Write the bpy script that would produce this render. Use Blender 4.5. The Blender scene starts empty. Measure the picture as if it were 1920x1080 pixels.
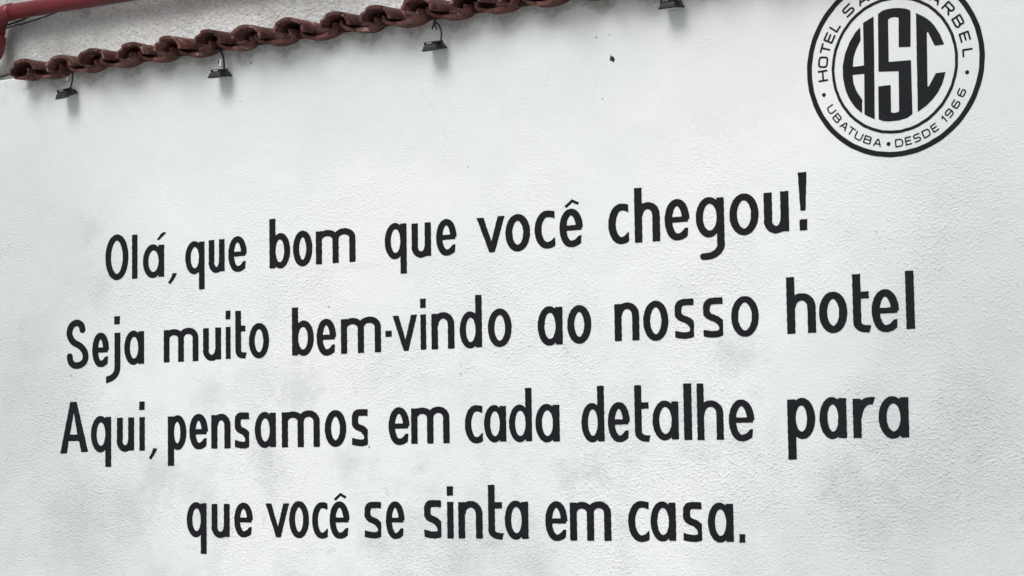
import bpy, bmesh, math, random
import numpy as np
from mathutils import Vector, Matrix, noise
from mathutils.geometry import tessellate_polygon

# ------------------------------------------------------------------ camera, sky, sun, exposure
scene = bpy.context.scene
COL = scene.collection
R = math.radians

cam_data = bpy.data.cameras.new("camera")
cam_data.sensor_width = 36.0
cam_data.lens = 73.125
cam_data.clip_start = 0.05
cam_data.clip_end = 2000.0
cam = bpy.data.objects.new("camera", cam_data)
COL.objects.link(cam)
cam.matrix_world = Matrix((
    (0.85123231, 0.05420583, 0.52198208, 3.70607273),
    (0.52457604, -0.05955099, -0.84927832, -6.02987606),
    (-0.01495129, 0.99675243, -0.07912681, 1.62),
    (0, 0, 0, 1)))
scene.camera = cam

SUN_EL, SUN_AZ = 50.0, -10.0            # degrees; azimuth from straight in front of the wall towards +x
world = bpy.data.worlds.new("World")
scene.world = world
world.use_nodes = True
wn, wl = world.node_tree.nodes, world.node_tree.links
wn.clear()
sky = wn.new("ShaderNodeTexSky")
sky.sky_type = 'NISHITA'
sky.sun_disc = False
sky.sun_elevation = R(SUN_EL)
sky.sun_rotation = R(180 - SUN_AZ)
sky.air_density = 1.0
sky.dust_density = 5.0
sky.ozone_density = 1.0
hs = wn.new("ShaderNodeHueSaturation")          # overcast: cloud takes most of the blue out
hs.inputs["Saturation"].default_value = 0.30
bg = wn.new("ShaderNodeBackground")
bg.inputs["Strength"].default_value = 0.073
wo = wn.new("ShaderNodeOutputWorld")
wl.new(sky.outputs[0], hs.inputs["Color"])
wl.new(hs.outputs[0], bg.inputs[0])
wl.new(bg.outputs[0], wo.inputs[0])

sun_data = bpy.data.lights.new("sun", 'SUN')
sun_data.energy = 1.5
sun_data.angle = R(30)
sun_data.color = (1.0, 0.985, 0.96)
sun = bpy.data.objects.new("sun", sun_data)
COL.objects.link(sun)
sd = Vector((math.sin(R(SUN_AZ)) * math.cos(R(SUN_EL)), -math.cos(R(SUN_AZ)) * math.cos(R(SUN_EL)), math.sin(R(SUN_EL))))
sun.rotation_euler = sd.to_track_quat('Z', 'Y').to_euler()
sun.location = (2, -8, 10)

scene.view_settings.view_transform = 'Standard'
scene.view_settings.look = 'None'
scene.view_settings.exposure = 0.35
scene.view_settings.gamma = 1.0
scene.view_settings.use_curve_mapping = False

# ------------------------------------------------------------------ helpers
def tag(o, label=None, cat=None, group=None, kind=None):
    if label: o["label"] = label
    if cat: o["category"] = cat
    if group: o["group"] = group
    if kind: o["kind"] = kind
    return o

def link(name, me, mat=None, parent=None, loc=(0, 0, 0), rot=(0, 0, 0)):
    if mat and me is not None and not me.materials: me.materials.append(mat)
    o = bpy.data.objects.new(name, me)
    COL.objects.link(o)
    o.location = loc; o.rotation_euler = rot
    if parent: o.parent = parent
    return o

def empty(name, loc=(0, 0, 0), parent=None):
    o = bpy.data.objects.new(name, None); COL.objects.link(o)
    o.empty_display_size = 0.1; o.location = loc
    if parent: o.parent = parent
    return o

def bm_mesh(bm, name, smooth=False):
    bmesh.ops.recalc_face_normals(bm, faces=bm.faces[:])
    me = bpy.data.meshes.new(name); bm.to_mesh(me); bm.free()
    if smooth:
        me.polygons.foreach_set("use_smooth", [True] * len(me.polygons))
    return me

def box(bm, x0, x1, y0, y1, z0, z1, bevel=0.0, seg=1):
    vs = [bm.verts.new((x, y, z)) for x in (x0, x1) for y in (y0, y1) for z in (z0, z1)]
    fs = [bm.faces.new([vs[i] for i in f]) for f in ((0, 1, 3, 2), (4, 6, 7, 5), (0, 4, 5, 1), (2, 3, 7, 6), (0, 2, 6, 4), (1, 5, 7, 3))]
    if bevel:
        es = list({e for f in fs for e in f.edges})
        bmesh.ops.bevel(bm, geom=es, offset=bevel, segments=seg, profile=0.6, affect='EDGES')

def smooth_path(pts, n=6):
    P = [Vector(p) for p in pts]
    P = [2 * P[0] - P[1]] + P + [2 * P[-1] - P[-2]]
    out = []
    for i in range(1, len(P) - 2):
        a, b, c, d = P[i - 1:i + 3]
        for k in range(n):
            t = k / n
            out.append(0.5 * ((2 * b) + (c - a) * t + (2 * a - 5 * b + 4 * c - d) * t * t + (3 * b - a - 3 * c + d) * t ** 3))
    out.append(P[-2])
    return out

def tube(bm, pts, rad, seg=10, caps=True):
    """rad: a number or one radius per point"""
    rings = []; prev = None
    for i, p in enumerate(pts):
        t = (pts[min(i + 1, len(pts) - 1)] - pts[max(i - 1, 0)]).normalized()
        if prev is None:
            n = t.orthogonal().normalized()
        else:
            n = (prev - t * prev.dot(t)).normalized()
        prev = n; b = t.cross(n)
        r = rad[i] if hasattr(rad, '__len__') else rad
        rings.append([bm.verts.new(p + (n * math.cos(a) + b * math.sin(a)) * r) for a in (2 * math.pi * k / seg for k in range(seg))])
    for a, b in zip(rings, rings[1:]):
        for k in range(seg):
            bm.faces.new((a[k], a[(k + 1) % seg], b[(k + 1) % seg], b[k]))
    if caps:
        bm.faces.new(rings[0]); bm.faces.new(rings[-1][::-1])

# ------------------------------------------------------------------ materials
class NT:
    def __init__(s, name):
        s.m = bpy.data.materials.new(name); s.m.use_nodes = True
        s.n, s.l = s.m.node_tree.nodes, s.m.node_tree.links
        s.b = s.n["Principled BSDF"]
        s.pos = s.n.new("ShaderNodeNewGeometry").outputs["Position"]
    def noise(s, scale, detail=3, rough=.5, vec=None, dist=0.0):
        t = s.n.new("ShaderNodeTexNoise"); t.inputs["Scale"].default_value = scale
        t.inputs["Detail"].default_value = detail; t.inputs["Roughness"].default_value = rough
        t.inputs["Distortion"].default_value = dist
        s.l.new(vec or s.pos, t.inputs["Vector"]); return t.outputs["Fac"]
    def voro(s, scale, vec=None, feature='F1'):
        t = s.n.new("ShaderNodeTexVoronoi"); t.feature = feature; t.inputs["Scale"].default_value = scale
        s.l.new(vec or s.pos, t.inputs["Vector"]); return t.outputs["Distance"]
    def ramp(s, fac, stops):
        r = s.n.new("ShaderNodeValToRGB"); e = r.color_ramp.elements
        while len(e) < len(stops): e.new(0.5)
        for k, (p, c) in enumerate(stops):
            e[k].position = p; e[k].color = (*c, 1) if hasattr(c, '__len__') else (c, c, c, 1)
        s.l.new(fac, r.inputs[0]); return r.outputs[0]
    def math(s, op, a, b=None, c=None, clamp=False):
        m = s.n.new("ShaderNodeMath"); m.operation = op; m.use_clamp = clamp
        for k, v in enumerate((a, b, c)):
            if v is None: continue
            if isinstance(v, (int, float)): m.inputs[k].default_value = v
            else: s.l.new(v, m.inputs[k])
        return m.outputs[0]
    def mix(s, fac, a, b, mode='MIX'):
        m = s.n.new("ShaderNodeMix"); m.data_type = 'RGBA'; m.blend_type = mode
        for k, v in ((0, fac), (6, a), (7, b)):
            if isinstance(v, (int, float)): m.inputs[k].default_value = v
            elif isinstance(v, tuple): m.inputs[k].default_value = (*v, 1)
            else: s.l.new(v, m.inputs[k])
        return m.outputs[2]
    def mapping(s, scale=(1, 1, 1), rot=(0, 0, 0), loc=(0, 0, 0)):
        m = s.n.new("ShaderNodeMapping"); m.inputs["Scale"].default_value = scale
        m.inputs["Rotation"].default_value = rot; m.inputs["Location"].default_value = loc
        s.l.new(s.pos, m.inputs["Vector"]); return m.outputs[0]
    def xyz(s):
        m = s.n.new("ShaderNodeSeparateXYZ"); s.l.new(s.pos, m.inputs[0]); return m.outputs
    def maprange(s, v, a, b, c=0., d=1.):
        m = s.n.new("ShaderNodeMapRange"); m.inputs[1].default_value = a; m.inputs[2].default_value = b
        m.inputs[3].default_value = c; m.inputs[4].default_value = d
        s.l.new(v, m.inputs[0]); return m.outputs[0]
    def bump(s, h, dist, strength=1.0, normal=None):
        m = s.n.new("ShaderNodeBump"); m.inputs["Distance"].default_value = dist; m.inputs["Strength"].default_value = strength
        s.l.new(h, m.inputs["Height"])
        if normal is not None: s.l.new(normal, m.inputs["Normal"])
        return m.outputs[0]
    def done(s, color=None, rough=.6, normal=None, spec=.5, metal=0.):
        B = s.b
        if isinstance(color, tuple): B.inputs["Base Color"].default_value = (*color, 1)
        elif color is not None: s.l.new(color, B.inputs["Base Color"])
        if isinstance(rough, (int, float)): B.inputs["Roughness"].default_value = rough
        else: s.l.new(rough, B.inputs["Roughness"])
        B.inputs["Specular IOR Level"].default_value = spec; B.inputs["Metallic"].default_value = metal
        if normal is not None: s.l.new(normal, B.inputs["Normal"])
        return s.m

def plaster_relief(t, gain=1.0):
    """the textured paint coat: small lumps drawn out along the diagonal by the roller, pits, and slow waves of the trowel"""
    v1 = t.mapping(scale=(1.0, 1.0, 1.35), rot=(0, R(-40), 0))
    a = t.noise(78, 3, .60, v1, .15)
    b = t.noise(150, 2, .5, t.mapping(scale=(1, 1, 1.2), rot=(0, R(-30), 0)))
    pits = t.math('SUBTRACT', 1.0, t.maprange(t.voro(46, v1), 0.04, 0.20))
    patch = t.maprange(t.noise(1.7, 3, .6), .40, .62)                  # the coat is coarser in some places than in others
    z = t.xyz()[2]
    low = t.maprange(z, 2.75, 2.25, .30, 1.0)
    amp = t.math('MULTIPLY', t.math('ADD', t.math('MULTIPLY', patch, .95), .38), low)
    dots = t.maprange(t.noise(92, 2, .5, t.mapping(scale=(1.0, 1.0, 1.25), rot=(0, R(-45), 0), loc=(3, 1, 9))), .50, .74)
    fine = t.math('ADD', t.math('MULTIPLY', a, .50), t.math('MULTIPLY', b, .35))
    fine = t.math('ADD', fine, t.math('MULTIPLY', dots, .42))
    fine = t.math('SUBTRACT', fine, t.math('MULTIPLY', pits, .26))
    fine = t.math('MULTIPLY', fine, amp)
    n = t.bump(t.noise(4.2, 2, .5), .010, .6)
    n = t.bump(t.noise(16, 3, .55), .0024, .6, n)
    return t.bump(fine, .0036 * gain, 1.0, n)

X_TILE, PITCH = -2.200, .1905
SMUDGES = ((-1.94, 2.51, .083), (-1.88, 2.28, .073), (-2.24, 2.08, .146), (-1.58, 1.56, .125), (-1.74, 1.42, .125), (-1.34, 1.85, .083), (-.92, 1.86, .11),
           (-1.07, 1.61, .083), (-.7, 1.58, .07), (.22, 1.54, .073), (.32, 1.56, .062), (1.17, 1.51, .094), (1.27, 1.42, .125), (-.22, 1.28, .125), (-.09, 1.33, .062),
           (.09, 1.23, .083), (.68, 1.76, .08), (.82, 1.93, .08), (-2.02, 1.34, .18), (1.5, 1.5, .2), (1.62, 1.72, .16), (-.58, 1.32, .08))
def mat_wall():
    t = NT("white wall paint")
    x, y, z = t.xyz()
    big = t.noise(.9, 4, .55); smn = t.noise(15, 8, .74)
    col = t.mix(t.maprange(big, .38, .62), (.765, .812, .824), (.82, .855, .862))
    # smudges
    for sx, sz, rr in SMUDGES:
        vm = t.n.new("ShaderNodeVectorMath"); vm.operation = 'DISTANCE'; t.l.new(t.pos, vm.inputs[0]); vm.inputs[1].default_value = (sx, 0, sz)
        dd = t.math('ADD', vm.outputs["Value"], t.math('MULTIPLY', t.math('SUBTRACT', smn, .5), rr * 4.0))
        col = t.mix(t.math('MULTIPLY', t.maprange(dd, rr * 1.15, rr * .1), .42), col, (.50, .525, .55))
    # light fall-off towards the sides and foot, put into the colour as cloudy patches
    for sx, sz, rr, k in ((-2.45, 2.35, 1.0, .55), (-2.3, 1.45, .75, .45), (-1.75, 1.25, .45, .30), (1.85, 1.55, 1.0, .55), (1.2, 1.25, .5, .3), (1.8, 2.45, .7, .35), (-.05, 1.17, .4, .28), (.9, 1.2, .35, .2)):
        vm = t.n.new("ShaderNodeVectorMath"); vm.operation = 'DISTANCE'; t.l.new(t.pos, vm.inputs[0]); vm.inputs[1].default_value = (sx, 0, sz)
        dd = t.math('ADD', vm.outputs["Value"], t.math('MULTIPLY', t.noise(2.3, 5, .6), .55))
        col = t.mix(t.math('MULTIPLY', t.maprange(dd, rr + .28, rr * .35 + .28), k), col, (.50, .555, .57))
    # blotches of dirt, mostly on the lower half and the outer ends
    d = t.maprange(t.noise(3.2, 6, .66, None, .3), .50, .68)
    lowz = t.maprange(z, 2.5, 1.5, .15, 1.0)
    col = t.mix(t.math('MULTIPLY', t.math('MULTIPLY', d, lowz), .46), col, (.52, .55, .575))
    d2 = t.maprange(t.noise(11, 5, .7, None, .2), .60, .76)
    col = t.mix(t.math('MULTIPLY', t.math('MULTIPLY', d2, lowz), .42), col, (.42, .44, .455))
    # upper wall shaded in the colour, greyer towards the coping, with a ragged edge
    topshade = t.maprange(t.math('ADD', z, t.math('MULTIPLY', t.math('SUBTRACT', t.noise(2.2, 5, .6), .5), .7)), 2.55, 3.0)
    col = t.mix(t.math('MULTIPLY', topshade, .36), col, (.60, .640, .655))
    # hairline cracks here and there
    ve = t.voro(1.3, t.mapping(scale=(1, 1, .8), loc=(.4, 0, .2)), 'DISTANCE_TO_EDGE')
    vw = t.math('ADD', ve, t.math('MULTIPLY', t.math('SUBTRACT', t.noise(8, 4, .6), .5), .03))
    ck = t.math('MULTIPLY', t.maprange(t.math('ABSOLUTE', vw), .0035, .0005), t.maprange(t.noise(2.6, 3, .5, t.mapping(loc=(7, 0, 2))), .54, .62))
    col = t.mix(t.math('MULTIPLY', ck, .14), col, (.35, .36, .36))
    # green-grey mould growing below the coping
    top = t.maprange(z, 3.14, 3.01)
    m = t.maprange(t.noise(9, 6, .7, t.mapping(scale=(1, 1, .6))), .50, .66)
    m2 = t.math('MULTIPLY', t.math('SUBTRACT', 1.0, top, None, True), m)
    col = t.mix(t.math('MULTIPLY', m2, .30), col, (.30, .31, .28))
    # drip marks: a blotch of mould where each channel tile sheds its water
    ph = t.math('COSINE', t.math('MULTIPLY', t.math('SUBTRACT', x, X_TILE + PITCH / 2), 2 * math.pi / PITCH))
    foot = t.math('SUBTRACT', 3.112, t.math('MULTIPLY', t.maprange(ph, -.4, 1.0), .030))
    edge = t.math('ADD', z, t.math('MULTIPLY', t.math('SUBTRACT', t.noise(26, 5, .7), .5), .09))
    bl = t.math('MULTIPLY', t.maprange(t.math('SUBTRACT', edge, foot), -.004, .020), t.maprange(t.noise(40, 4, .7), .36, .56, .35, 1.))
    bl = t.math('MULTIPLY', bl, t.maprange(x, -2.34, -2.27, .25, 1.0))
    col = t.mix(t.math('MULTIPLY', bl, .52), col, (.20, .205, .18))
    # tiny dark specks
    sp = t.maprange(t.voro(13), .020, .032, 1., 0.)
    keep = t.maprange(t.noise(5, 2), .52, .6)
    col = t.mix(t.math('MULTIPLY', t.math('MULTIPLY', sp, keep), .35), col, (.25, .26, .26))
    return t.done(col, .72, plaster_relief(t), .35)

def mat_letter():
    t = NT("black lettering paint")
    c = t.mix(t.maprange(t.noise(7, 3), .35, .65), (.0042, .0056, .0082), (.0070, .0086, .0120))
    return t.done(c, .58, plaster_relief(t, .45), .20)

def mat_back():
    t = NT("rough grey render")
    x, y, z = t.xyz()
    v = t.mapping(scale=(1., 1., 1.5), rot=(0, R(-35), 0))
    c = t.mix(t.maprange(t.noise(1.6, 4, .6), .35, .65), (.74, .745, .735), (.86, .865, .86))
    c = t.mix(t.math('MULTIPLY', t.maprange(t.noise(52, 4, .7, v), .50, .64), .55), c, (.30, .305, .30))
    c = t.mix(t.math('MULTIPLY', t.maprange(t.noise(5, 5, .65, t.mapping(loc=(4, 0, 1))), .50, .68), .45), c, (.42, .42, .41))
    leftdark = t.math('MULTIPLY', t.maprange(x, -1.9, -2.85), t.maprange(t.noise(3, 4, .6), .3, .55, .45, 1.))  # colour darkens towards the left end, broken up by noise
    c = t.mix(t.math('MULTIPLY', leftdark, .62), c, (.22, .225, .22))
    n = t.bump(t.noise(34, 4, .65, v, .3), .013, 1.0)
    n = t.bump(t.noise(90, 3, .6), .003, 1.0, n)
    return t.done(c, .85, n, .2)

def mat_tile(name, ca, cb, worn):
    t = NT(name)
    oi = t.n.new("ShaderNodeObjectInfo")
    c = t.mix(t.maprange(t.noise(14, 4, .6), .38, .62), ca, cb)
    rn = oi.outputs["Random"]
    c = t.mix(t.math('MULTIPLY', rn, .45), c, tuple(v * .55 for v in ca))
    r2 = t.math('FRACT', t.math('MULTIPLY', rn, 7.31))                 # some tiles faded to a dusty pink
    fade = t.math('MULTIPLY', t.maprange(t.noise(18, 5, .68, t.mapping(loc=(9, 2, 0))), .42, .62), t.maprange(r2, .2, 1.))
    c = t.mix(t.math('MULTIPLY', fade, .62), c, (.27, .125, .105))
    c = t.mix(t.math('MULTIPLY', t.maprange(t.noise(31, 5, .7), .52, .62), .75), c, (.030, .020, .018))
    c = t.mix(t.math('MULTIPLY', t.maprange(t.noise(22, 4, .6, t.mapping(loc=(3, 1, 5))), .63, .67), worn), c, (.40, .27, .24))
    n = t.bump(t.noise(45, 5, .65), .006, 1.0)
    return t.done(c, .72, n, .35)

M_WALL = mat_wall(); M_LET = mat_letter(); M_BACK = mat_back()
M_CAP = mat_tile("painted clay cover tile", (.078, .026, .023), (.138, .046, .038), .85)
M_CHAN = mat_tile("painted clay channel tile", (.105, .036, .032), (.172, .063, .054), .85)
def simple(name, col, rough=.5, spec=.5, metal=0., nz=None):
    t = NT(name); n = None; c = col
    if nz:
        c = t.mix(t.maprange(t.noise(nz, 4, .6), .35, .65), tuple(v * .78 for v in col), tuple(min(1, v * 1.18) for v in col))
        n = t.bump(t.noise(nz * 3, 3), .0006, .5)
    return t.done(c, rough, n, spec, metal)
M_MORT = simple("painted mortar", (.045, .019, .018), .8, .3, 0, 40)
M_PIPE = simple("red pipe paint", (.155, .014, .020), .45, .5, 0, 9)
M_BLACK = simple("black rubber", (.012, .012, .013), .5)
M_HOUS = simple("black lamp housing", (.022, .023, .025), .5, .5, 0, 60)
M_GLASS = simple("frosted lamp glass", (.62, .64, .66), .18, .5)
M_CONN = simple("grey connector", (.42, .42, .43), .5)
M_CONW = simple("white connector", (.72, .73, .74), .45)
M_CHIP = simple("grey chip", (.30, .31, .31), .9)
M_HOLE = simple("dark hole", (.02, .02, .02), .9)
M_CONC = simple("pavement concrete", (.33, .325, .315), .85, .3, 0, 6)

# ------------------------------------------------------------------ lettering: outlines grown from pen strokes
class Glyph:
    """signed distance to pen strokes and polygons in a letter's own units (y up); contour() returns closed loops"""
    def __init__(s, w, asp=.97):
        s.w, s.asp, s.items = w, asp, []
    def stroke(s, pts, w=None, clip=None, flat=True):
        s.items.append(('s', np.array(pts, float), (w or s.w) / 2, clip, flat)); return s
    def arc(s, cx, cy, rx, ry, a0, a1, w=None, clip=None, n=None):
        n = n or max(6, int(abs(a1 - a0) / 9))
        return s.stroke([(cx + rx * math.cos(R(a)), cy + ry * math.sin(R(a))) for a in np.linspace(a0, a1, n + 1)], w, clip)
    def poly(s, pts, sign=1):
        s.items.append(('p', np.array(pts, float), sign)); return s
    def field(s, X, Y):
        D = np.full(X.shape, 1e3)
        for it in s.items:
            if it[0] == 's':
                _, P, r, clip, flat = it
                Q = P.copy(); Q[:, 1] /= s.asp; Ys = Y / s.asp
                d = np.full(X.shape, 1e3)
                m = len(Q) - 1
                for i in range(m):
                    a, b = Q[i], Q[i + 1]
                    L = math.hypot(*(b - a)); 
                    if L < 1e-9: continue
                    ux, uy = (b - a) / L
                    px, py = X - a[0], Ys - a[1]
                    u = px * ux + py * uy; v = np.abs(-px * uy + py * ux)
                    # flat ends, but round joints inside the stroke
                    dx = np.maximum(-u, u - L); dy = v - r
                    db = np.where((dx > 0) & (dy > 0), np.hypot(dx, dy), np.maximum(dx, dy))
                    d = np.minimum(d, db)
                    if i > 0 or not flat: d = np.minimum(d, np.hypot(px, py) - r)
                    if i == m - 1 and not flat: d = np.minimum(d, np.hypot(X - b[0], Ys - b[1]) - r)
                if clip:
                    for nx, ny, c in clip: d = np.maximum(d, nx * X + ny * Y - c)
                D = np.minimum(D, d)
            else:
                _, P, sign = it
                d = np.full(X.shape, 1e3); ins = np.zeros(X.shape, bool)
                for i in range(len(P)):
                    a, b = P[i], P[(i + 1) % len(P)]
                    e = b - a; px, py = X - a[0], Y - a[1]
                    t = np.clip((px * e[0] + py * e[1]) / (e @ e), 0, 1)
                    d = np.minimum(d, np.hypot(px - e[0] * t, py - e[1] * t))
                    if a[1] != b[1]:
                        c = ((a[1] <= Y) != (b[1] <= Y)) & (X < a[0] + (Y - a[1]) * e[0] / e[1])
                        ins ^= c
                sd = np.where(ins, -d, d)
                D = np.minimum(D, sd) if sign > 0 else np.maximum(D, -sd)
        return D
    def contour(s, x0, x1, y0, y1, step, seed=0, rag=1.0, simp=.35):
        xs = np.arange(x0 - 2 * step, x1 + 3 * step, step); ys = np.arange(y0 - 2 * step, y1 + 3 * step, step)
        X, Y = np.meshgrid(xs, ys)
        D = s.field(X, Y)
        if rag:                                                        # brush wobble along the edges
            k = seed * 1.7
            D = D + rag * (.55 * np.sin(X * .21 + Y * .33 + k) * np.sin(Y * .27 - X * .11 + 2 * k) + .45 * np.sin(Y * .09 + k * 3) * np.cos(X * .13 + k))
        D = np.where(np.abs(D) < 1e-6, 1e-6, D)
        return trace(xs, ys, D, simp * step)

def trace(xs, ys, D, tol):
    ny, nx = D.shape
    neg = D < 0
    seg = {}
    def ex(i, j): return ('h', i, j)       # between (j,i)-(j,i+1)
    def pt(key):
        t, i, j = key
        if t == 'h':
            a, b = D[j, i], D[j, i + 1]; f = a / (a - b)
            return (xs[i] + f * (xs[i + 1] - xs[i]), ys[j])
        a, b = D[j, i], D[j + 1, i]; f = a / (a - b)
        return (xs[i], ys[j] + f * (ys[j + 1] - ys[j]))
    code = neg[:-1, :-1] * 1 + neg[:-1, 1:] * 2 + neg[1:, 1:] * 4 + neg[1:, :-1] * 8
    jj, ii = np.nonzero((code > 0) & (code < 15))
    T = {1: [('l', 'b')], 2: [('b', 'r')], 3: [('l', 'r')], 4: [('r', 't')], 5: [('l', 'b'), ('r', 't')], 6: [('b', 't')], 7: [('l', 't')],
         8: [('t', 'l')], 9: [('t', 'b')], 10: [('b', 'r'), ('t', 'l')], 11: [('t', 'r')], 12: [('r', 'l')], 13: [('r', 'b')], 14: [('b', 'l')]}
    for j, i in zip(jj.tolist(), ii.tolist()):
        K = {'b': ('h', i, j), 't': ('h', i, j + 1), 'l': ('v', i, j), 'r': ('v', i + 1, j)}
        for a, b in T[int(code[j, i])]: seg[K[a]] = K[b]
    loops = []
    while seg:
        k0 = next(iter(seg)); k = k0; lp = []
        while k in seg:
            lp.append(pt(k)); k = seg.pop(k)
        if len(lp) > 5: loops.append(simplify(lp, tol))
    return [l for l in loops if len(l) > 3]

def simplify(P, tol):
    P = np.array(P); n = len(P)
    h = int(np.argmax(np.hypot(*(P - P[0]).T)))
    def rdp(a, b, idx):
        if b <= a + 1: return
        p, q = P[a], P[b % n]; e = q - p; L = math.hypot(*e) or 1e-9
        S = P[a + 1:b] - p
        d = np.abs(S[:, 0] * e[1] - S[:, 1] * e[0]) / L
        k = int(np.argmax(d))
        if d[k] > tol:
            m = a + 1 + k; rdp(a, m, idx); idx.append(m); rdp(m, b, idx)
    idx = [0]; rdp(0, h, idx); idx.append(h); rdp(h, n, idx)
    return [tuple(P[i]) for i in idx]

def sheet(name, loops, fmap, y_front=-.0013, y_back=.0015):
    """loops (outlines and holes) -> a thin coat of paint standing proud of the plaster; fmap: glyph units -> wall x, z relative to the object"""
    LP = [[fmap(*p) for p in l] for l in loops]
    area = lambda l: .5 * sum(a[0] * b[1] - b[0] * a[1] for a, b in zip(l, l[1:] + l[:1]))
    def inside(p, l):
        c = False
        for a, b in zip(l, l[1:] + l[:1]):
            if (a[1] > p[1]) != (b[1] > p[1]) and p[0] < a[0] + (p[1] - a[1]) * (b[0] - a[0]) / (b[1] - a[1]): c = not c
        return c
    ar = [area(l) for l in LP]; big = max(ar, key=abs)
    outs = [i for i, v in enumerate(ar) if v * big > 0]
    tris, flat, LQ = [], [], []
    for i in outs:                                    # every separate patch of paint with its own holes
        grp = [LP[i]] + [LP[j] for j, v in enumerate(ar) if v * big < 0 and inside(LP[j][0], LP[i])]
        off0 = len(flat)
        tris += [tuple(k + off0 for k in t) for t in tessellate_polygon([[Vector((x, z, 0)) for x, z in l] for l in grp])]
        flat += [p for l in grp for p in l]; LQ += grp
    LP = LQ; n = len(flat)
    verts = [(x, y_front, z) for x, z in flat] + [(x, y_back, z) for x, z in flat]
    faces = [t[::1] for t in tris]; off = 0
    for l in LP:
        m = len(l)
        for i in range(m):
            a, b = off + i, off + (i + 1) % m
            faces.append((a, b, b + n, a + n))
        off += m
    me = bpy.data.meshes.new(name); me.from_pydata(verts, [], faces)
    bm = bmesh.new(); bm.from_mesh(me); bmesh.ops.recalc_face_normals(bm, faces=bm.faces[:]); bm.to_mesh(me); bm.free()
    return me

def cat(pts, n=6): return [(p.x, p.y) for p in smooth_path([(a, b, 0) for a, b in pts], n)]

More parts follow.
